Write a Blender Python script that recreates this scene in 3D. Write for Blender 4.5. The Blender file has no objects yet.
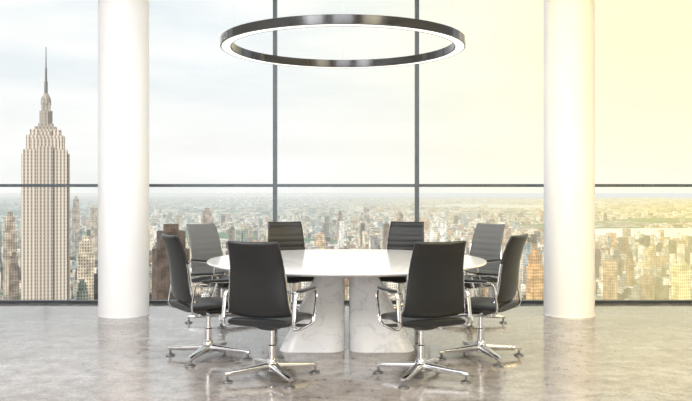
import bpy, math, random
from mathutils import Vector, Matrix
random.seed(7)
scene = bpy.context.scene
COL = scene.collection
scene.view_settings.view_transform = 'Standard'
scene.view_settings.look = 'None'

EYE = 1.44; F = 785.0; Y0 = 191.0; CX = 346.0
ALT = 237.0
GZ = EYE - ALT

# ------------------------------------------------------------ helpers
def link(o, parent=None):
    COL.objects.link(o)
    if parent is not None:
        o.parent = parent
    return o

def mesh_obj(name, verts, faces, mat=None, parent=None, smooth=True, angle=35):
    me = bpy.data.meshes.new(name)
    me.from_pydata(verts, [], faces)
    me.update()
    if smooth:
        for p in me.polygons: p.use_smooth = True
        try: me.set_sharp_from_angle(angle=math.radians(angle))
        except Exception: pass
    if mat: me.materials.append(mat)
    o = bpy.data.objects.new(name, me)
    return link(o, parent)

def empty(name, loc=(0,0,0), rz=0):
    o = bpy.data.objects.new(name, None)
    o.empty_display_size = 0.1
    o.location = loc; o.rotation_euler[2] = rz
    return link(o)

def loft(rings, cap=True, closed=False):
    n = len(rings[0]); V = []; Fc = []
    for r in rings: V += [tuple(p) for p in r]
    m = len(rings)
    for j in range(m if closed else m-1):
        a = j*n; b = ((j+1) % m)*n
        for i in range(n):
            k = (i+1) % n
            Fc.append((a+i, a+k, b+k, b+i))
    if cap and not closed:
        Fc.append(tuple(reversed(range(n))))
        Fc.append(tuple(range((m-1)*n, m*n)))
    return V, Fc

def merge(parts):
    V = []; Fc = []
    for v, f in parts:
        o = len(V); V += list(v); Fc += [tuple(i+o for i in q) for q in f]
    return V, Fc

def box(x0,x1,y0,y1,z0,z1):
    V = [(x0,y0,z0),(x1,y0,z0),(x1,y1,z0),(x0,y1,z0),(x0,y0,z1),(x1,y0,z1),(x1,y1,z1),(x0,y1,z1)]
    Fc = [(3,2,1,0),(4,5,6,7),(0,1,5,4),(1,2,6,5),(2,3,7,6),(3,0,4,7)]
    return V, Fc

def lathe(profile, seg=32, c=(0,0,0), cap=True):
    rings = []
    for r, z in profile:
        rings.append([(c[0]+r*math.cos(2*math.pi*i/seg), c[1]+r*math.sin(2*math.pi*i/seg), c[2]+z) for i in range(seg)])
    return loft(rings, cap)

def supell(a, b, n, seg):
    out = []
    for i in range(seg):
        t = 2*math.pi*i/seg
        c, s = math.cos(t), math.sin(t)
        out.append((a*math.copysign(abs(c)**(2/n), c), b*math.copysign(abs(s)**(2/n), s)))
    return out

def rrect(hw, hd, r, sub=6):
    out = []
    for cx, cy_, a0 in ((hw-r,hd-r,0),(-hw+r,hd-r,90),(-hw+r,-hd+r,180),(hw-r,-hd+r,270)):
        for k in range(sub+1):
            t = math.radians(a0+90*k/sub)
            out.append((cx+r*math.cos(t), cy_+r*math.sin(t)))
    return out

def catmull(pts, sub=6, closed=False):
    P = [Vector(p) for p in pts]; n = len(P); out = []
    rng = range(n) if closed else range(n-1)
    for i in rng:
        if closed: p0,p1,p2,p3 = P[i-1],P[i],P[(i+1)%n],P[(i+2)%n]
        else:
            p0 = P[max(i-1,0)]; p1 = P[i]; p2 = P[i+1]; p3 = P[min(i+2,n-1)]
        for k in range(sub):
            t = k/sub
            out.append(0.5*((2*p1)+(-p0+p2)*t+(2*p0-5*p1+4*p2-p3)*t*t+(-p0+3*p1-3*p2+p3)*t**3))
    if not closed: out.append(P[-1])
    return out

def rounded_poly(pts, rad, sub=6):
    P = [Vector(p) for p in pts]; n = len(P); out = []
    for i in range(n):
        a, b, c = P[i-1], P[i], P[(i+1)%n]
        r = rad[i] if isinstance(rad, (list, tuple)) else rad
        p0 = b+(a-b).normalized()*r; p2 = b+(c-b).normalized()*r
        for k in range(sub+1):
            t = k/sub
            out.append(p0*(1-t)**2 + b*2*t*(1-t) + p2*t*t)
    return out

def sweep(path, a, b, side=Vector((1,0,0)), seg=10, n=2.5, closed=False):
    rings = []; m = len(path)
    for i, p in enumerate(path):
        if closed: t = path[(i+1)%m]-path[i-1]
        else: t = path[min(i+1,m-1)]-path[max(i-1,0)]
        t.normalize()
        nn = side.cross(t).normalized()
        rings.append([p+side*u+nn*v for u, v in supell(a, b, n, seg)])
    return loft(rings, True, closed)

# ------------------------------------------------------------ materials
def newmat(name):
    m = bpy.data.materials.new(name); m.use_nodes = True
    nt = m.node_tree; b = nt.nodes['Principled BSDF']
    return m, nt, b
def N(nt, t, **kw):
    n = nt.nodes.new(t)
    for k, v in kw.items(): setattr(n, k, v)
    return n
def ramp(nt, stops, interp='LINEAR'):
    r = N(nt, 'ShaderNodeValToRGB'); cr = r.color_ramp; cr.interpolation = interp
    while len(cr.elements) < len(stops): cr.elements.new(0.5)
    for e, (p, c) in zip(cr.elements, stops):
        e.position = p; e.color = (*c, 1) if len(c) == 3 else c
    return r
def math_n(nt, op, a=None, b=None, c=None, clamp=False):
    n = N(nt, 'ShaderNodeMath', operation=op); n.use_clamp = clamp
    for i, v in enumerate((a, b, c)):
        if v is None: continue
        if isinstance(v, (int, float)): n.inputs[i].default_value = v
        else: nt.links.new(v, n.inputs[i])
    return n.outputs[0]
def mixc(nt, fac, a, b, mode='MIX'):
    n = N(nt, 'ShaderNodeMix', data_type='RGBA', blend_type=mode)
    for s, v in ((0, fac), (6, a), (7, b)):
        if isinstance(v, (int, float)): n.inputs[s].default_value = v
        elif isinstance(v, tuple): n.inputs[s].default_value = (*v, 1)
        else: nt.links.new(v, n.inputs[s])
    return n.outputs[2]

def simple(name, col, rough=0.5, metal=0.0, noise=0.0, scale=20, bump=0.0, **kw):
    m, nt, b = newmat(name)
    b.inputs['Roughness'].default_value = rough; b.inputs['Metallic'].default_value = metal
    tc = N(nt, 'ShaderNodeTexCoord'); nz = N(nt, 'ShaderNodeTexNoise')
    nz.inputs['Scale'].default_value = scale; nz.inputs['Detail'].default_value = 4
    nt.links.new(tc.outputs['Object'], nz.inputs['Vector'])
    lo = tuple(c*(1-noise) for c in col); hi = tuple(min(1, c*(1+noise)) for c in col)
    r = ramp(nt, [(0.3, lo), (0.7, hi)]); nt.links.new(nz.outputs['Fac'], r.inputs['Fac'])
    nt.links.new(r.outputs['Color'], b.inputs['Base Color'])
    if bump:
        bp = N(nt, 'ShaderNodeBump'); bp.inputs['Strength'].default_value = bump; bp.inputs['Distance'].default_value = 0.002
        nt.links.new(nz.outputs['Fac'], bp.inputs['Height']); nt.links.new(bp.outputs['Normal'], b.inputs['Normal'])
    return m

M_leather = simple('black_leather', (0.014,0.015,0.016), 0.34, 0, 0.15, 220, 0.2)
M_leather_sheen = simple('leather_pale_sheen', (0.17,0.175,0.18), 0.4, 0, 0.12, 220, 0.25)  # paler copy of the black leather, sunlit sheen put into the colour
M_chrome = simple('polished_aluminium', (0.70,0.70,0.71), 0.12, 1.0, 0.03, 8)
M_frame = simple('slate_window_frame', (0.12,0.145,0.165), 0.4, 0.2, 0.05, 5)
M_sill = simple('dark_sill_metal', (0.06,0.068,0.075), 0.4, 0.3, 0.05, 5)
M_plastic = simple('black_plastic', (0.02,0.02,0.02), 0.4, 0, 0.1, 40)
M_white = simple('white_plaster', (0.93,0.93,0.94), 0.5, 0, 0.01, 3)
M_wall = simple('pale_grey_wall_paint', (0.85,0.85,0.86), 0.6, 0, 0.02, 3)
M_back = simple('dark_grey_wall_paint', (0.22,0.22,0.22), 0.6, 0, 0.04, 3)
M_ceil = simple('ceiling_paint', (0.80,0.80,0.80), 0.7, 0, 0.02, 3)
M_lampbody = simple('black_chrome', (0.12,0.12,0.122), 0.13, 1.0, 0.05, 2)
M_wire = simple('steel_wire', (0.6,0.6,0.6), 0.3, 1.0, 0.02, 4)

def mk_emit(name, col, s):
    m, nt, b = newmat(name)
    b.inputs['Base Color'].default_value = (*col,1)
    b.inputs['Emission Color'].default_value = (*col,1); b.inputs['Emission Strength'].default_value = s
    return m
M_diff = mk_emit('light_diffuser', (1.0,0.98,0.95), 0.85)

def mk_marble(name, lo, mid, hi, cloud, sc=1.3, wide=0.035):
    m, nt, b = newmat(name)
    tc = N(nt, 'ShaderNodeTexCoord')
    n1 = N(nt, 'ShaderNodeTexNoise'); n1.inputs['Scale'].default_value = sc; n1.inputs['Detail'].default_value = 9; n1.inputs['Distortion'].default_value = 0.9
    n1.inputs['Roughness'].default_value = 0.6
    mp = N(nt, 'ShaderNodeMapping'); mp.inputs['Rotation'].default_value = (0.4,0.3,0.6); mp.inputs['Scale'].default_value = (1,0.6,1.5)
    nt.links.new(tc.outputs['Object'], mp.inputs['Vector']); nt.links.new(mp.outputs[0], n1.inputs['Vector'])
    d = math_n(nt, 'ABSOLUTE', math_n(nt, 'SUBTRACT', n1.outputs['Fac'], 0.5))
    r = ramp(nt, [(0.0,(lo,lo,lo*1.02)),(0.010,(mid,mid,mid*1.01)),(wide,(hi,hi,hi))])
    nt.links.new(d, r.inputs['Fac'])
    n2 = N(nt, 'ShaderNodeTexNoise'); n2.inputs['Scale'].default_value = 2.6; n2.inputs['Detail'].default_value = 5
    nt.links.new(mp.outputs[0], n2.inputs['Vector'])
    r2 = ramp(nt, [(0.35,(cloud,cloud,cloud*1.02)),(0.65,(1,1,1))]); nt.links.new(n2.outputs['Fac'], r2.inputs['Fac'])
    c = mixc(nt, 1.0, r.outputs['Color'], r2.outputs['Color'], 'MULTIPLY')
    nt.links.new(c, b.inputs['Base Color'])
    b.inputs['Roughness'].default_value = 0.12
    return m
M_marble = mk_marble('white_marble', 0.80, 0.87, 0.93, 0.95)
M_marble2 = mk_marble('veined_white_marble', 0.78, 0.87, 0.96, 0.92, 3.0, 0.035)

def mk_floor():
    m, nt, b = newmat('polished_concrete')
    tc = N(nt, 'ShaderNodeTexCoord')
    def noise(s, d, dist=0.0):
        n = N(nt, 'ShaderNodeTexNoise'); n.inputs['Scale'].default_value = s; n.inputs['Detail'].default_value = d
        n.inputs['Distortion'].default_value = dist; n.inputs['Roughness'].default_value = 0.65
        nt.links.new(tc.outputs['Object'], n.inputs['Vector']); return n.outputs['Fac']
    a = noise(1.0, 6, 0.2); c = noise(7, 12, 0.1); e = noise(40, 6)
    r = ramp(nt, [(0.34,(0.235,0.208,0.190)),(0.5,(0.305,0.282,0.270)),(0.66,(0.37,0.357,0.357))]); nt.links.new(a, r.inputs['Fac'])
    r2 = ramp(nt, [(0.34,(0.58,0.56,0.54)),(0.48,(0.92,0.91,0.90)),(0.62,(1.15,1.15,1.15))]); nt.links.new(c, r2.inputs['Fac'])
    r3 = ramp(nt, [(0.34,(0.66,0.65,0.64)),(0.55,(1,1,1))]); nt.links.new(e, r3.inputs['Fac'])
    col = mixc(nt, 1.0, mixc(nt, 1.0, r.outputs['Color'], r2.outputs['Color'], 'MULTIPLY'), r3.outputs['Color'], 'MULTIPLY')
    nt.links.new(col, b.inputs['Base Color'])
    rr = ramp(nt, [(0.35,(0.06,)*3),(0.7,(0.19,)*3)]); nt.links.new(c, rr.inputs['Fac'])
    nt.links.new(rr.outputs['Color'], b.inputs['Roughness'])
    b.inputs['IOR'].default_value = 1.8
    bp = N(nt, 'ShaderNodeBump'); bp.inputs['Strength'].default_value = 0.04; bp.inputs['Distance'].default_value = 0.006
    nt.links.new(c, bp.inputs['Height']); nt.links.new(bp.outputs['Normal'], b.inputs['Normal'])
    return m
M_floor = mk_floor()

def mk_glass():
    m, nt, b = newmat('window_glass')
    nt.nodes.remove(b); out = nt.nodes['Material Output']
    t = N(nt, 'ShaderNodeBsdfTransparent'); t.inputs[0].default_value = (0.99,0.995,0.995,1)
    g = N(nt, 'ShaderNodeBsdfGlossy'); g.inputs['Roughness'].default_value = 0.02
    fr = N(nt, 'ShaderNodeFresnel'); fr.inputs[0].default_value = 1.12
    mx = N(nt, 'ShaderNodeMixShader')
    nt.links.new(math_n(nt, 'MULTIPLY', fr.outputs[0], 0.4), mx.inputs[0])
    nt.links.new(t.outputs[0], mx.inputs[1]); nt.links.new(g.outputs[0], mx.inputs[2])
    nt.links.new(mx.outputs[0], out.inputs[0])
    return m
M_glass = mk_glass()

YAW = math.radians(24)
def haze_wrap(nt, b, scale=6800.0, mx=0.95, off=1100):  # distance haze and warm sun glow painted into the material as emission
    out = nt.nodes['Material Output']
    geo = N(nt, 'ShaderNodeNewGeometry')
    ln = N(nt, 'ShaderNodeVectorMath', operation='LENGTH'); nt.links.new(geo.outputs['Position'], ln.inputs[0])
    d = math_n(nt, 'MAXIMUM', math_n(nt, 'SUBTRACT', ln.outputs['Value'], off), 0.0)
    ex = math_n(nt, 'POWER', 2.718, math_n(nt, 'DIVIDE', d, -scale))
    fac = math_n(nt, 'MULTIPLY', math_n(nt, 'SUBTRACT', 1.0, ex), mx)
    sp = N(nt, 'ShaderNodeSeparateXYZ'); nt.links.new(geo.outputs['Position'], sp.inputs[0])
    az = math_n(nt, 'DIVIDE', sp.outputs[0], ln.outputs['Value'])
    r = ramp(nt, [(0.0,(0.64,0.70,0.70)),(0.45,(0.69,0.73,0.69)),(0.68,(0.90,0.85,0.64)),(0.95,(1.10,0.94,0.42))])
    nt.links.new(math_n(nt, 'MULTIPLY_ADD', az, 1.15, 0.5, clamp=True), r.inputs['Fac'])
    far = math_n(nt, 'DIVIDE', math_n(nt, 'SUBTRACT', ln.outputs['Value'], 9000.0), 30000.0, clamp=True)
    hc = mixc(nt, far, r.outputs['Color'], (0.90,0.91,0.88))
    glow = math_n(nt, 'MULTIPLY', math_n(nt, 'SUBTRACT', az, 0.14, clamp=True), 2.0, clamp=True)  # sun glow on the right, painted by azimuth
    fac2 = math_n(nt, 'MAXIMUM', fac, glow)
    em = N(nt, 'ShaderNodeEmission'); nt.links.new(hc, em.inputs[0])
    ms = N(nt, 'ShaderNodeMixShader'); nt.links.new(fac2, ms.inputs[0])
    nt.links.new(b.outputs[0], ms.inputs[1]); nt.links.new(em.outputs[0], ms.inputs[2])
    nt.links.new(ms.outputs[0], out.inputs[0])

def mk_building():
    m, nt, b = newmat('city_facade')
    at = N(nt, 'ShaderNodeAttribute'); at.attribute_name = 'Col'
    geo = N(nt, 'ShaderNodeNewGeometry')
    rot = N(nt, 'ShaderNodeVectorRotate', rotation_type='Z_AXIS'); rot.inputs['Angle'].default_value = -YAW
    nt.links.new(geo.outputs['Position'], rot.inputs['Vector'])
    sp = N(nt, 'ShaderNodeSeparateXYZ'); nt.links.new(rot.outputs[0], sp.inputs[0])
    uv = math_n(nt, 'ADD', sp.outputs[0], sp.outputs[1])
    su = math_n(nt, 'LESS_THAN', math_n(nt, 'FRACT', math_n(nt, 'DIVIDE', uv, 4.3)), 0.5)
    sz = math_n(nt, 'LESS_THAN', math_n(nt, 'FRACT', math_n(nt, 'DIVIDE', sp.outputs[2], 5.2)), 0.6)
    nn = N(nt, 'ShaderNodeSeparateXYZ'); nt.links.new(geo.outputs['Normal'], nn.inputs[0])
    wall = math_n(nt, 'LESS_THAN', nn.outputs[2], 0.5)
    w = math_n(nt, 'MULTIPLY', math_n(nt, 'MULTIPLY', su, sz), wall)
    c = mixc(nt, math_n(nt, 'MULTIPLY', w, 0.75), at.outputs['Color'], (0.08,0.08,0.10))
    nz = N(nt, 'ShaderNodeTexNoise'); nz.inputs['Scale'].default_value = 0.07; nz.inputs['Detail'].default_value = 4
    nt.links.new(geo.outputs['Position'], nz.inputs['Vector'])
    rr = ramp(nt, [(0.38,(0.55,0.55,0.55)),(0.62,(1.25,1.24,1.2))]); nt.links.new(nz.outputs['Fac'], rr.inputs['Fac'])
    c = mixc(nt, 1.0, c, rr.outputs['Color'], 'MULTIPLY')
    nt.links.new(c, b.inputs['Base Color']); b.inputs['Roughness'].default_value = 0.8
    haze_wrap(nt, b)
    return m
M_bld = mk_building()

def mk_tower(name, wfac, col):
    m, nt, b = newmat(name)
    geo = N(nt, 'ShaderNodeNewGeometry'); tc = N(nt, 'ShaderNodeTexCoord')
    sp = N(nt, 'ShaderNodeSeparateXYZ'); nt.links.new(tc.outputs['Object'], sp.inputs[0])
    uv = math_n(nt, 'ADD', sp.outputs[0], sp.outputs[1])
    su = math_n(nt, 'LESS_THAN', math_n(nt, 'FRACT', math_n(nt, 'DIVIDE', uv, 4.8)), 0.48)
    sz = math_n(nt, 'LESS_THAN', math_n(nt, 'FRACT', math_n(nt, 'DIVIDE', sp.outputs[2], 5.0)), 0.6)
    w = math_n(nt, 'MULTIPLY', su, math_n(nt, 'MULTIPLY_ADD', sz, 0.3, wfac))
    nn = N(nt, 'ShaderNodeSeparateXYZ'); nt.links.new(geo.outputs['Normal'], nn.inputs[0])
    w = math_n(nt, 'MULTIPLY', w, math_n(nt, 'LESS_THAN', nn.outputs[2], 0.5))
    bay = math_n(nt, 'LESS_THAN', math_n(nt, 'ABSOLUTE', sp.outputs[0]), 11.0)
    col2 = mixc(nt, math_n(nt, 'MULTIPLY', bay, 0.3), col, (0.38,0.32,0.28))
    c = mixc(nt, w, col2, (0.13,0.11,0.11))
    nt.links.new(c, b.inputs['Base Color']); b.inputs['Roughness'].default_value = 0.8
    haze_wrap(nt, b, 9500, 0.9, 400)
    return m
M_tower = mk_tower('limestone_tower', 0.55, (0.66,0.57,0.49))
M_crown = mk_tower('limestone_crown', 0.3, (0.40,0.36,0.32))
def mk_tmetal():
    m, nt, b = newmat('mast_metal')
    tc = N(nt,'ShaderNodeTexCoord'); nz = N(nt,'ShaderNodeTexNoise'); nz.inputs['Scale'].default_value = 0.2
    nt.links.new(tc.outputs['Object'], nz.inputs['Vector'])
    r = ramp(nt, [(0.3,(0.10,0.10,0.11)),(0.7,(0.20,0.20,0.19))]); nt.links.new(nz.outputs['Fac'], r.inputs['Fac'])
    nt.links.new(r.outputs['Color'], b.inputs['Base Color']); b.inputs['Roughness'].default_value = 0.6
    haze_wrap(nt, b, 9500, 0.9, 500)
    return m
M_mast = mk_tmetal()

def mk_ground():
    m, nt, b = newmat('city_ground')
    geo = N(nt, 'ShaderNodeNewGeometry')
    vo = N(nt, 'ShaderNodeTexVoronoi'); vo.inputs['Scale'].default_value = 0.02
    nt.links.new(geo.outputs['Position'], vo.inputs['Vector'])
    sp = N(nt, 'ShaderNodeSeparateColor'); nt.links.new(vo.outputs['Color'], sp.inputs[0])
    r = ramp(nt, [(0,(0.06,0.11,0.05)),(0.35,(0.12,0.17,0.09)),(0.45,(0.36,0.29,0.24)),(0.7,(0.16,0.15,0.15)),(0.85,(0.60,0.54,0.47)),(1,(0.80,0.77,0.73))])
    nt.links.new(sp.outputs[0], r.inputs['Fac'])
    nz = N(nt, 'ShaderNodeTexNoise'); nz.inputs['Scale'].default_value = 0.0009; nz.inputs['Detail'].default_value = 4
    nt.links.new(geo.outputs['Position'], nz.inputs['Vector'])
    rg = ramp(nt, [(0.44,(0,0,0)),(0.50,(1,1,1))]); nt.links.new(nz.outputs['Fac'], rg.inputs['Fac'])
    c = mixc(nt, math_n(nt,'MULTIPLY',rg.outputs['Color'],0.9), r.outputs['Color'], (0.05,0.15,0.06))
    nt.links.new(c, b.inputs['Base Color']); b.inputs['Roughness'].default_value = 0.9
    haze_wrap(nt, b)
    return m
M_ground = mk_ground()
def mk_water():
    m, nt, b = newmat('river_water')
    geo = N(nt, 'ShaderNodeNewGeometry'); nz = N(nt,'ShaderNodeTexNoise'); nz.inputs['Scale'].default_value = 0.01
    nt.links.new(geo.outputs['Position'], nz.inputs['Vector'])
    r = ramp(nt, [(0.3,(0.68,0.74,0.74)),(0.7,(0.80,0.84,0.82))]); nt.links.new(nz.outputs['Fac'], r.inputs['Fac'])
    nt.links.new(r.outputs['Color'], b.inputs['Base Color']); b.inputs['Roughness'].default_value = 0.4
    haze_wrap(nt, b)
    return m
M_water = mk_water()

# ------------------------------------------------------------ room
WY = 10.1
def struct(name, vf, mat, label=None, smooth=False):
    o = mesh_obj(name, vf[0], vf[1], mat, None, smooth)
    o['kind'] = 'structure'
    o['label'] = label or name
    o['category'] = name.split('_')[0]
    return o
RX = 6.35; CH = 4.5
struct('floor', box(-RX-0.2, RX+0.2, -3.2, WY+0.06, -0.3, 0), M_floor, 'mottled grey-brown polished concrete floor')
struct('ceiling', box(-RX-0.2, RX+0.2, -3.2, WY+0.06, CH, CH+0.3), M_ceil, 'plain white painted ceiling')
struct('wall_left', box(-RX-0.2, -RX, -3.2, WY+0.06, 0, CH), M_wall, 'plain pale painted side wall')
struct('wall_right', box(RX, RX+0.2, -3.2, WY+0.06, 0, CH), M_wall, 'plain pale painted side wall')
struct('wall_back', box(-RX, RX, -3.2, -3.0, 0, CH), M_back, 'plain grey painted rear wall')

mx = [-4.54-1.81, -4.54, -2.725, -0.912, 0.912, 2.725, 4.54, 6.35]
k = 1
TZ = EYE + (Y0-185.5)/F*WY
HW = 0.025; HT = 0.019; SH = 0.034
for x in mx:
    struct('trim_%d' % k, box(x-HW, x+HW, WY-0.05, WY+0.05, 0.0, CH), M_frame, 'slate grey metal vertical window mullion'); k += 1
wn = 1
for i in range(len(mx)-1):
    a, b_ = mx[i]+HW, mx[i+1]-HW
    struct('trim_%d' % k, box(a, b_, WY-0.03, WY+0.03, TZ-HT, TZ+HT), M_frame, 'slate grey metal horizontal window transom'); k += 1
    struct('trim_%d' % k, box(a, b_, WY-0.05, WY+0.05, 0.0, SH), M_sill, 'dark metal window sill rail'); k += 1
    struct('window_%d' % wn, box(a, b_, WY-0.006, WY+0.006, SH, TZ-HT), M_glass, 'clear lower glass pane'); wn += 1
    struct('window_%d' % wn, box(a, b_, WY-0.006, WY+0.006, TZ+HT, CH), M_glass, 'clear upper glass pane'); wn += 1

for i, x in enumerate((-2.59, 2.60)):
    v, f = lathe([(0.290,0.0),(0.290,0.012),(0.287,0.015),(0.287,CH)], 72)
    o = mesh_obj('column', v, f, M_white)
    o.location = (x, 9.15, 0)
    o['label'] = 'smooth round white column rising to the ceiling by the glass wall'
    o['category'] = 'column'; o['group'] = 'round white columns'

# ------------------------------------------------------------ ring lamp
LC = (0.0, 7.75)
RO, RI, ZB, ZT = 1.197, 1.090, 2.835, 2.917
lamp = empty('pendant_lamp', (-0.03, LC[1], ZT))
lamp['label'] = 'large black chrome ring pendant lamp with glowing white underside'
lamp['category'] = 'ceiling lamp'
h = ZT-ZB
seg = 160
def ring_section(prof):
    rings = []
    for i in range(seg):
        t = 2*math.pi*i/seg
        rings.append([(r*math.cos(t), r*math.sin(t), z) for r, z in prof])
    return loft(rings, False, True)
body = ring_section([(RO,-h+0.004),(RO-0.006,-h),(RO-0.012,-h),(RO-0.012,-h+0.012),(RI+0.012,-h+0.012),(RI+0.012,-h),(RI+0.006,-h),(RI,-h+0.004),(RI,-0.004),(RI+0.004,0),(RO-0.004,0),(RO,-0.004)])
mesh_obj('lamp_ring', body[0], body[1], M_lampbody, lamp)
d = ring_section([(RO-0.013,-h+0.002),(RO-0.013,-h+0.011),(RI+0.013,-h+0.011),(RI+0.013,-h+0.002)])
o = mesh_obj('light_diffuser', d[0], d[1], M_diff, lamp); o['label'] = 'glowing white ring diffuser'
for i in range(3):
    t = math.radians(90+120*i)
    x, y = 1.143*math.cos(t), 1.143*math.sin(t)
    v, f = lathe([(0.0007,0),(0.0007,CH-ZT)], 8, (x,y,0))
    mesh_obj('suspension_wire', v, f, M_wire, lamp)

# ------------------------------------------------------------ table
TC = (0.008, 7.75)
table = empty('conference_table', (TC[0], TC[1], 0))
table['label'] = 'large round white marble conference table on two flared marble pedestals'
table['category'] = 'table'
R = 1.362; TH = 0.767
v, f = lathe([(0.5,TH-0.085),(1.0,TH-0.07),(R-0.06,TH-0.035),(R-0.012,TH-0.022),(R,TH-0.014),(R,TH-0.006),(R-0.006,TH),(0.8,TH)], 160)
mesh_obj('table_top', v, f, M_marble, table, angle=25)
for s in (-1, 1):
    rings = []
    for j in range(9):
        t = j/8
        z = t*(TH-0.084)
        fl = (1-t)
        outer = 0.27 + 0.34*fl
        inner = 0.022
        hw = (outer-inner)/2; cx = s*(outer+inner)/2
        hd = 0.40 + 0.36*fl
        rr_ = 0.085 + 0.05*fl
        rings.append([(cx+u, w, z) for u, w in rrect(hw, hd, rr_, 8)])
    v, f = loft(rings)
    mesh_obj('pedestal', v, f, M_marble2, table, angle=50)

# ------------------------------------------------------------ chair
M_glide = simple('dark_brushed_metal', (0.30,0.30,0.30), 0.35, 1.0, 0.1, 30)
def build_chair():
    root = empty('office_chair')
    rings = []
    ys = [(-0.262,0.6),(-0.252,0.88),(-0.225,1),(-0.1,1),(0.0,1),(0.1,1),(0.18,1),(0.235,0.97),(0.262,0.85),(0.272,0.5)]
    for y, k_ in ys:
        zc = 0.464 - 0.02*max(0,(y-0.1)/0.17)**2 + 0.006*math.cos(y*9)
        hw = 0.254*(0.93+0.07*min(1,k_))
        rings.append([(u, y, zc+w) for u, w in supell(hw, 0.033*k_, 3.2, 40)])
    v, f = loft(rings); mesh_obj('seat', v, f, M_leather, root)
    prof = catmull([(0,-0.222,0.502),(0,-0.248,0.55),(0,-0.266,0.63),(0,-0.276,0.74),(0,-0.292,0.85),(0,-0.326,0.97),(0,-0.370,1.066)], 14)
    rings = []; m = len(prof)
    def halfw(t): return 0.262 - 0.060*t**0.9
    for j, p in enumerate(prof):
        t = j/(m-1)
        tg = (prof[min(j+1,m-1)]-prof[max(j-1,0)]).normalized()
        nn = Vector((0, tg.z, -tg.y))
        hw = halfw(t)
        e = min(j, m-1-j)
        k_ = [0.35,0.70,0.90,0.98][e] if e < 4 else 1
        hw *= [0.950,0.983,0.995,1][e] if e < 4 else 1
        rib = 0.0028*abs(math.sin(t*math.pi*11))
        ring = []
        for u, w in supell(hw, 0.021*k_, 3.4, 48):
            bow = 0.026*(u/0.24)**2
            ww = w + (rib if w > 0 else 0)
            ring.append(p + Vector((u,0,0)) + nn*(ww+bow))
        rings.append(ring)
    v, f = loft(rings); mesh_obj('backrest', v, f, M_leather, root, angle=60)
    for s in (-1, 1):
        path = []
        for j, p in enumerate(prof[4:-30]):
            t = (j+4)/(m-1)
            tg = (prof[j+5]-prof[j+3]).normalized(); nn = Vector((0, tg.z, -tg.y))
            path.append(p + Vector((s*(halfw(t)+0.002),0,0)) + nn*0.022)
        sp_ = sweep(path, 0.005, 0.012, Vector((1,0,0)), 8)
        mesh_obj('back_rail', sp_[0], sp_[1], M_chrome, root)
    for s in (-1, 1):
        x = s*0.288
        path = rounded_poly([(x,-0.262,0.44),(x,-0.222,0.685),(x,0.215,0.675),(x,0.135,0.415),(x,-0.20,0.408)],
                            [0.05,0.05,0.07,0.07,0.05])
        a_ = sweep(path, 0.013, 0.0075, Vector((1,0,0)), 12, 4, True)
        lug = box(min(x,x-s*0.10),max(x,x-s*0.10),-0.09,0.05,0.404,0.420)
        arm = mesh_obj('armrest', *merge([a_, lug]), M_chrome, root)
        pad = [Vector((x,yy,0.6945-0.0098*(yy+0.2))) for yy in (-0.17,-0.165,-0.15,-0.05,0.05,0.13,0.148,0.153)]
        rings = []
        for q, kk in zip(pad, (0.4,0.8,1,1,1,1,0.8,0.4)):
            rings.append([q+Vector((u,0,w)) for u, w in supell(0.024*kk, 0.012*kk, 3, 14)])
        v, f = loft(rings); mesh_obj('arm_pad', v, f, M_leather, arm)
    rings = []
    for z, a_, b_ in ((0.375,0.05,0.06),(0.385,0.075,0.10),(0.41,0.11,0.15),(0.436,0.20,0.19)):
        rings.append([(u, w-0.01, z) for u, w in supell(a_, b_, 4, 32)])
    v, f = loft(rings); mesh_obj('seat_mechanism', v, f, M_plastic, root)
    v, f = lathe([(0.032,0.135),(0.032,0.25),(0.030,0.252),(0.021,0.256),(0.021,0.38)], 28)
    mesh_obj('gas_lift', v, f, M_chrome, root)
    v, f = lathe([(0.038,0.050),(0.050,0.058),(0.050,0.118),(0.043,0.136),(0.034,0.150)], 32)
    mesh_obj('hub', v, f, M_chrome, root)
    for i in range(4):
        t = math.radians(45+90*i)
        dx, dy = math.cos(t), math.sin(t)
        rings = []
        for q in range(9):
            tt = q/8
            r = 0.035 + 0.345*tt
            z = 0.092 - 0.028*tt**0.9
            hw = 0.036 - 0.011*tt; hh = 0.028 - 0.012*tt
            if q == 8: hw *= 0.75; hh *= 0.75
            rings.append([(dx*r - dy*u, dy*r + dx*u, z+w) for u, w in supell(hw, hh, 4.0, 16)])
        v, f = loft(rings)
        leg = mesh_obj('leg', v, f, M_chrome, root)
        v, f = lathe([(0.038,0.0),(0.041,0.003),(0.039,0.012),(0.015,0.020),(0.010,0.023),(0.010,0.054)], 24, (dx*0.36,dy*0.36,0))
        g = mesh_obj('glide', v, f, M_glide, leg); g['label'] = 'round metal floor glide'
    return root

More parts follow.
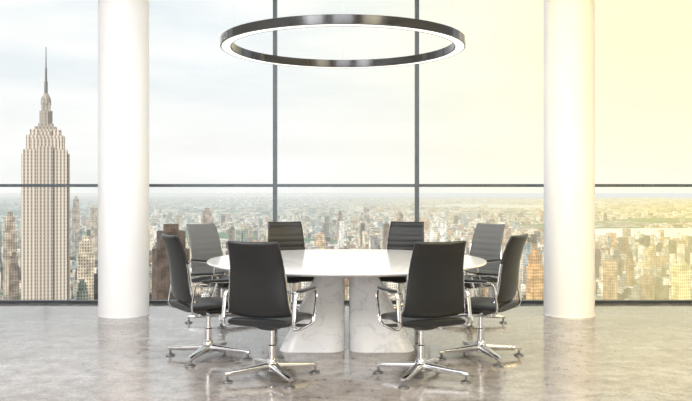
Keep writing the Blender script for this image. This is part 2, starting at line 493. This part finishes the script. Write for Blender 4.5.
chair0 = build_chair()
def copy_tree(o, parent=None):
    c = o.copy()
    COL.objects.link(c)
    if parent is not None: c.parent = parent
    for ch in o.children: copy_tree(ch, c)
    return c
specs = [
 (-0.570, 6.06, 71, 'black leather swivel chair with its back turned, polished four-star base'),
 ( 0.580, 6.06, 109, 'black leather swivel chair with its back turned, polished four-star base'),
 (-1.190, 6.79, 31, 'black leather swivel chair in side view at the round table'),
 ( 1.165, 6.79, 149, 'black leather swivel chair in side view at the round table'),
 (-1.36, 8.62, -38, 'light grey leather swivel chair turned diagonally at the far table edge'),
 ( 1.36, 8.62, 218, 'light grey leather swivel chair turned diagonally at the far table edge'),
 (-0.63, 9.10, -72, 'black leather swivel chair facing across the table by the window'),
 ( 0.63, 9.10, 252, 'black leather swivel chair facing across the table by the window'),
]
chairs = [chair0] + [copy_tree(chair0) for _ in range(7)]
for n_, (c, (x, y, a, lab)) in enumerate(zip(chairs, specs)):
    c.location = (x, y, 0); c.rotation_euler[2] = math.radians(a-90)
    c['label'] = lab; c['category'] = 'chair'; c['group'] = 'swivel chairs around the round table'
    if n_ in (4, 5):
        for ch in c.children:
            if ch.name.startswith('backrest'):
                ch.material_slots[0].link = 'OBJECT'; ch.material_slots[0].material = M_leather_sheen  # far backrests painted paler to stand in for sheen

# ------------------------------------------------------------ city
g = 90000
o = mesh_obj('city_ground', [(-g,300,GZ),(g,300,GZ),(g,g,GZ),(-g,g,GZ)], [(0,1,2,3)], M_ground, smooth=False)
o['label'] = 'hazy urban ground stretching to the horizon'; o['category'] = 'ground'; o['kind'] = 'structure'

def px2w(px, Z): return (px-CX)/F*Z
def zy(py, Z): return EYE + (Y0-py)/F*Z
def zdist(py): return ALT*F/(py-Y0)
rivers = []
def river(pts, label):
    W = [(px2w(px, zdist(py)), zdist(py)) for px, py in pts]
    V = [(x, y, GZ+1.0) for x, y in W]
    o = mesh_obj('river', V, [tuple(range(len(V)))], M_water, smooth=False)
    o['label'] = label; o['category'] = 'river'
    rivers.append(W)
river([(540,232),(600,228.5),(760,228),(760,241),(640,239),(580,236)][::-1], 'pale hazy river between city districts')
river([(400,206),(470,204),(560,205.3),(620,206.5),(560,208.5),(470,207.5)][::-1], 'pale hazy river far beyond the city blocks')
def in_poly(x, y, P):
    c = False; j = len(P)-1
    for i in range(len(P)):
        if (P[i][1] > y) != (P[j][1] > y) and x < (P[j][0]-P[i][0])*(y-P[i][1])/(P[j][1]-P[i][1])+P[i][0]: c = not c
        j = i
    return c

PAL = [(0.77,0.68,0.56),(0.62,0.50,0.38),(0.45,0.32,0.23),(0.87,0.81,0.72),(0.52,0.49,0.45),(0.27,0.26,0.26),(0.94,0.91,0.86),(0.68,0.46,0.31),(0.20,0.18,0.17),(0.82,0.73,0.61),(0.40,0.46,0.50),(0.70,0.60,0.46),(0.90,0.85,0.77),(0.95,0.90,0.82),(0.16,0.15,0.15),(0.48,0.53,0.46)]
cy, sy = math.cos(YAW), math.sin(YAW)
def rbox(cx, cyy, w, d, z0, z1):
    pts = []
    for a, b_ in ((-1,-1),(1,-1),(1,1),(-1,1)):
        u, v_ = a*w/2, b_*d/2
        pts.append((cx+u*cy-v_*sy, cyy+u*sy+v_*cy))
    V = [(x,y,z0) for x,y in pts]+[(x,y,z1) for x,y in pts]
    return V, [(4,5,6,7),(0,1,5,4),(1,2,6,5),(2,3,7,6),(3,0,4,7)]
def paint(me, cols):
    ca = me.color_attributes.new('Col', 'FLOAT_COLOR', 'CORNER')
    buf = []
    for p, c in zip(me.polygons, cols):
        buf += [c[0],c[1],c[2],1.0]*len(p.vertices)
    ca.data.foreach_set('color', buf)

def vnoise(x, y, s):
    return 0.5+0.25*math.sin(x/s+1.3*math.sin(y/s*0.7))+0.25*math.sin(y/s*1.1+1.7*math.sin(x/s*0.6)+2)
ESBX, ESBZ = px2w(46, 1121), 1121
def try_grid(z0, z1, sp, wr, hf, out, park=0.0):
    R_ = z1*1.2; n = int(R_/sp)
    for i in range(-n, n+1):
        for j in range(-n, n+1):
            u = (i+random.uniform(-.12,.12))*sp; v_ = (j+random.uniform(-.12,.12))*sp
            x = u*cy-v_*sy; y = u*sy+v_*cy
            if y < z0 or y >= z1 or abs(x)/y > 0.50: continue
            if any(in_poly(x, y, P) or in_poly(x, y+220, P) for P in rivers): continue
            if abs(x-ESBX) < 75 and abs(y-ESBZ) < 75: continue
            if park and vnoise(x, y, 420) < park: continue
            hgt = hf(x, y)
            if ALT-hgt > 0.150*y: continue
            w = sp*random.uniform(*wr); d_ = sp*random.uniform(*wr)
            col = random.choice(PAL); k_ = random.uniform(0.8,1.2)
            out.append((x, y, w, d_, hgt, tuple(min(0.95,c*k_) for c in col)))
def h_near(x, y):
    h_ = random.choice([10,14,20,27,36,48])*random.uniform(.8,1.2)
    if random.random() < 0.14: h_ *= random.uniform(1.3,3.0)
    return min(h_, 135 if x < 0.3*y else 90)
def h_mid(x, y):
    h_ = random.uniform(7,24)
    if random.random() < 0.07: h_ *= random.uniform(1.6,4.0)
    return h_
def h_far(x, y):
    h_ = random.uniform(8,24)
    if random.random() < 0.05: h_ *= random.uniform(1.5,4)
    return h_
cands = []; try_grid(1100, 3000, 24, (0.42,0.80), h_near, cands, 0.08)
mid = []; try_grid(3000, 7000, 40, (0.35,0.75), h_mid, mid, 0.30)
far = []; try_grid(7000, 22000, 140, (0.2,0.6), h_far, far, 0.28)
spec = [(171,42,224,1080,(0.13,0.09,0.07)),(207,13,208,2600,(0.46,0.38,0.32)),(10,16,212,1500,(0.6,0.50,0.40)),(86,20,236,1300,(0.74,0.64,0.52)),
 (76,9,196,2600,(0.5,0.42,0.36)),(94,8,205,2300,(0.62,0.54,0.45)),(535,17,250,1250,(0.78,0.45,0.20)),(681,18,262,1200,(0.85,0.72,0.42)),
 (366,8,207,3100,(0.6,0.56,0.5)),(400,9,212,2800,(0.52,0.42,0.36)),(320,12,232,2100,(0.74,0.58,0.40)),(474,10,238,1900,(0.78,0.66,0.52)),
 (610,14,258,1400,(0.6,0.42,0.26)),(248,16,262,1350,(0.50,0.32,0.20)),(428,9,231,2300,(0.7,0.66,0.62)),(450,15,268,1350,(0.32,0.24,0.18)),(140,9,240,1500,(0.7,0.62,0.5)),(386,7,222,2500,(0.3,0.24,0.2)),(650,10,246,2000,(0.75,0.62,0.40)),(507,10,226,2400,(0.62,0.5,0.42)),
 (232,8,226,2450,(0.3,0.25,0.22)),(300,7,219,2700,(0.75,0.7,0.65)),(345,9,246,1700,(0.38,0.24,0.16)),(630,8,252,1650,(0.4,0.28,0.18)),(14,12,252,1350,(0.3,0.24,0.2)),(340,6,211,3100,(0.45,0.35,0.3))]
blds = []
for px, wpx, ty, Z, col in spec:
    x = px2w(px, Z); w = wpx/F*Z/1.28
    blds.append((x, Z, w, w*0.8, ALT-(ty-Y0)*Z/F, col))
def clash(c):
    for s in blds[:len(spec)]:
        if abs(c[0]-s[0]) < (c[2]+s[2])*0.85 and abs(c[1]-s[1]) < (c[2]+s[2])*0.85: return True
    return False
cands = [c for c in cands if not clash(c)]
mid = [c for c in mid if not clash(c)]
cands.sort(key=lambda c: c[1])
blds += cands[:272]; rest = cands[272:] + mid + far
print('individuals reach', blds[-1][1])
for n_, c in enumerate(blds):
    x, y, w, d_, hgt, col = c
    top = GZ+hgt
    sb = random.random()
    if hgt > 45 and sb < 0.65:
        parts = [rbox(x,y,w,d_,GZ,GZ+hgt*0.82), rbox(x,y,w*0.76,d_*0.76,GZ+hgt*0.82,GZ+hgt*0.95), rbox(x,y,w*0.4,d_*0.4,GZ+hgt*0.95,top)]
    else:
        parts = [rbox(x,y,w,d_,GZ,GZ+hgt*0.96), rbox(x+w*0.1,y,w*0.35,d_*0.4,GZ+hgt*0.96,top)]
    V, Fc = merge(parts)
    V = [(a-x, b_-y, z-GZ) for a, b_, z in V]
    o = mesh_obj('building', V, Fc, M_bld, smooth=False)
    o.location = (x, y, GZ)
    cols = []
    for q in range(len(parts)):
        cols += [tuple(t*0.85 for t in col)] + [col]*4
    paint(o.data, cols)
    o['label'] = ('tall stepped masonry tower rising over the dense city' if n_ < len(spec) or hgt > 90 else 'flat-roofed masonry city block with rooftop housing')
    o['category'] = 'building'; o['group'] = 'city buildings beyond the glass'
V = []; Fc = []; cols = []
for x, y, w, d_, hgt, col in rest:
    v, f = rbox(x, y, w, d_, GZ, GZ+hgt); b0 = len(V); V += v
    Fc += [tuple(i+b0 for i in q) for q in f]
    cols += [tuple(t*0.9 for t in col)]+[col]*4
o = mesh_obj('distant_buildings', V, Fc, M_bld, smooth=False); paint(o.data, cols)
o['kind'] = 'stuff'; o['label'] = 'thousands of small hazy city buildings toward the horizon'; o['category'] = 'buildings'
print('buildings', len(blds), len(rest))

# art deco skyscraper
sk = empty('skyscraper', (ESBX, ESBZ, GZ), math.radians(17))
sk['label'] = 'tall stepped limestone skyscraper with a slender antenna spire'; sk['category'] = 'skyscraper'
pm = ESBZ/F
def hz(py): return zy(py, ESBZ)-GZ
def pbox(wpx, dpx, y_bot, y_top):
    w, d_ = wpx*0.92*pm/2, dpx*0.92*pm/2
    return box(-w, w, -d_, d_, hz(y_bot) if y_bot else 0, hz(y_top))
parts = [pbox(56,40,None,320), pbox(44,30,320,150), pbox(48,22,320,154), pbox(16,34,320,147), pbox(38,26,150,136), pbox(28,28,150,139), pbox(31,20,136,130), pbox(12,23,136,132)]
v, f = merge(parts); mesh_obj('tower_shaft', v, f, M_tower, sk, smooth=False)
parts = [pbox(22,17,130,127),pbox(15,13,127,124),pbox(9,9,124,103),pbox(13,5,124,111),pbox(5,13,124,111), lathe([(4.9*pm,hz(105)),(4.9*pm,hz(101)),(4.3*pm,hz(98)),(3.0*pm,hz(95.5)),(1.8*pm,hz(93))],24)]
v, f = merge(parts); mesh_obj('mooring_mast', v, f, M_crown, sk, smooth=False)
v, f = lathe([(1.7*pm,hz(94)),(1.6*pm,hz(82)),(1.1*pm,hz(81)),(1.0*pm,hz(68)),(0.6*pm,hz(67)),(0.35*pm,hz(47))],12)
mesh_obj('antenna', v, f, M_mast, sk, smooth=False)

# ------------------------------------------------------------ world
w = bpy.data.worlds.new('World'); scene.world = w; w.use_nodes = True
nt = w.node_tree; bg = nt.nodes['Background']
tc = N(nt, 'ShaderNodeTexCoord')
sp = N(nt, 'ShaderNodeSeparateXYZ'); nt.links.new(tc.outputs['Generated'], sp.inputs[0])
mp = N(nt, 'ShaderNodeMapping'); mp.inputs['Scale'].default_value = (1.9,1.9,11.0); mp.inputs['Rotation'].default_value = (0,0.05,0); mp.inputs['Location'].default_value = (3.1,0,0.4)
nt.links.new(tc.outputs['Generated'], mp.inputs['Vector'])
nz = N(nt, 'ShaderNodeTexNoise'); nz.inputs['Scale'].default_value = 1.7; nz.inputs['Detail'].default_value = 7; nz.inputs['Roughness'].default_value = 0.5
nt.links.new(mp.outputs[0], nz.inputs['Vector'])
base = ramp(nt, [(0.0,(0.90,0.91,0.88)),(0.06,(0.94,0.94,0.92)),(0.14,(0.86,0.91,0.93)),(0.35,(0.76,0.86,0.91)),(1.0,(0.70,0.80,0.88))])
nt.links.new(math_n(nt,'MAXIMUM',sp.outputs[2],0.0), base.inputs['Fac'])
cl = ramp(nt, [(0.36,(0,0,0)),(0.60,(1,1,1))]); nt.links.new(nz.outputs['Fac'], cl.inputs['Fac'])
c = mixc(nt, math_n(nt,'MULTIPLY',cl.outputs['Color'],0.9), base.outputs['Color'], (1.02,1.02,1.0))
# soft warm aureole around a low veiled sun up to the right
dt = N(nt, 'ShaderNodeVectorMath', operation='DOT_PRODUCT')
nt.links.new(tc.outputs['Generated'], dt.inputs[0]); dt.inputs[1].default_value = Vector((0.36,0.90,0.22)).normalized()
warm = ramp(nt, [(0.0,(0,0,0)),(0.88,(0,0,0)),(0.94,(0.14,)*3),(0.975,(0.38,)*3),(0.994,(0.66,)*3),(1.0,(0.80,)*3)])
nt.links.new(dt.outputs['Value'], warm.inputs['Fac'])
c = mixc(nt, warm.outputs['Color'], c, (1.18,1.08,0.62))
nt.links.new(c, bg.inputs['Color']); bg.inputs['Strength'].default_value = 1.02

# ------------------------------------------------------------ lights
def light(name, typ, loc, rot, energy, col, **kw):
    l = bpy.data.lights.new(name, typ); l.energy = energy; l.color = col
    for k_, v_ in kw.items(): setattr(l, k_, v_)
    o = bpy.data.objects.new(name, l); o.location = loc; o.rotation_euler = rot
    COL.objects.link(o); return o
light('sun', 'SUN', (0,-5,30), (math.radians(58),0,math.radians(-32)), 3.8, (1,0.94,0.84), angle=0.02)
for x in (-3.2, 0, 3.2):
    for y in (1.0, 5.2):
        col, e = (0.98,0.98,1.0), 122
        if x > 1 and y > 4: col, e = (1.0,0.80,0.32), 115  # right side tinted yellow to warm the column
        elif x > 1: col, e = (1.0,0.90,0.68), 85
        light('ceiling_fill_light', 'AREA', (x,y,CH-0.02), (0,0,0), e, col, shape='RECTANGLE', size=2.0, size_y=2.8)  # unseen fill lights added under the ceiling to brighten the room
light('rear_fill_light', 'AREA', (-2.4,-2.9,2.2), (math.radians(90),0,math.radians(4)), 225, (0.98,0.98,1.0), shape='RECTANGLE', size=4.0, size_y=2.4)  # area fill added at the unseen back wall
light('rear_fill_light', 'AREA', (2.6,-2.9,2.2), (math.radians(90),0,0), 60, (1.0,0.88,0.55), shape='RECTANGLE', size=3.0, size_y=2.4)  # warm fill added behind the camera for the right side
def aim(a, b):
    return (Vector(b)-Vector(a)).to_track_quat('-Z','Y').to_euler()
p = (2.2, 5.2, 4.3)
light('warm_tint_spot', 'SPOT', p, aim(p, (2.6,9.1,3.0)), 330, (1.0,0.66,0.05), spot_size=math.radians(44), spot_blend=1.0, shadow_soft_size=0.15)  # added spot that tints the right column yellow
p = (5.2, 5.0, 4.2)
light('warm_tint_spot', 'SPOT', p, aim(p, (3.6,7.4,0)), 640, (1.0,0.74,0.28), spot_size=math.radians(80), spot_blend=1.0, shadow_soft_size=0.4)  # added spot that warms the floor on the right

# ------------------------------------------------------------ camera
cam = bpy.data.cameras.new('camera'); co = bpy.data.objects.new('camera', cam); COL.objects.link(co)
co.location = (0,0,EYE); co.rotation_euler = (math.radians(90),0,0)
cam.sensor_width = 36; cam.lens = 36*F/692
cam.shift_y = -(200.5-Y0)/692
cam.clip_start = 0.05; cam.clip_end = 200000
scene.camera = co
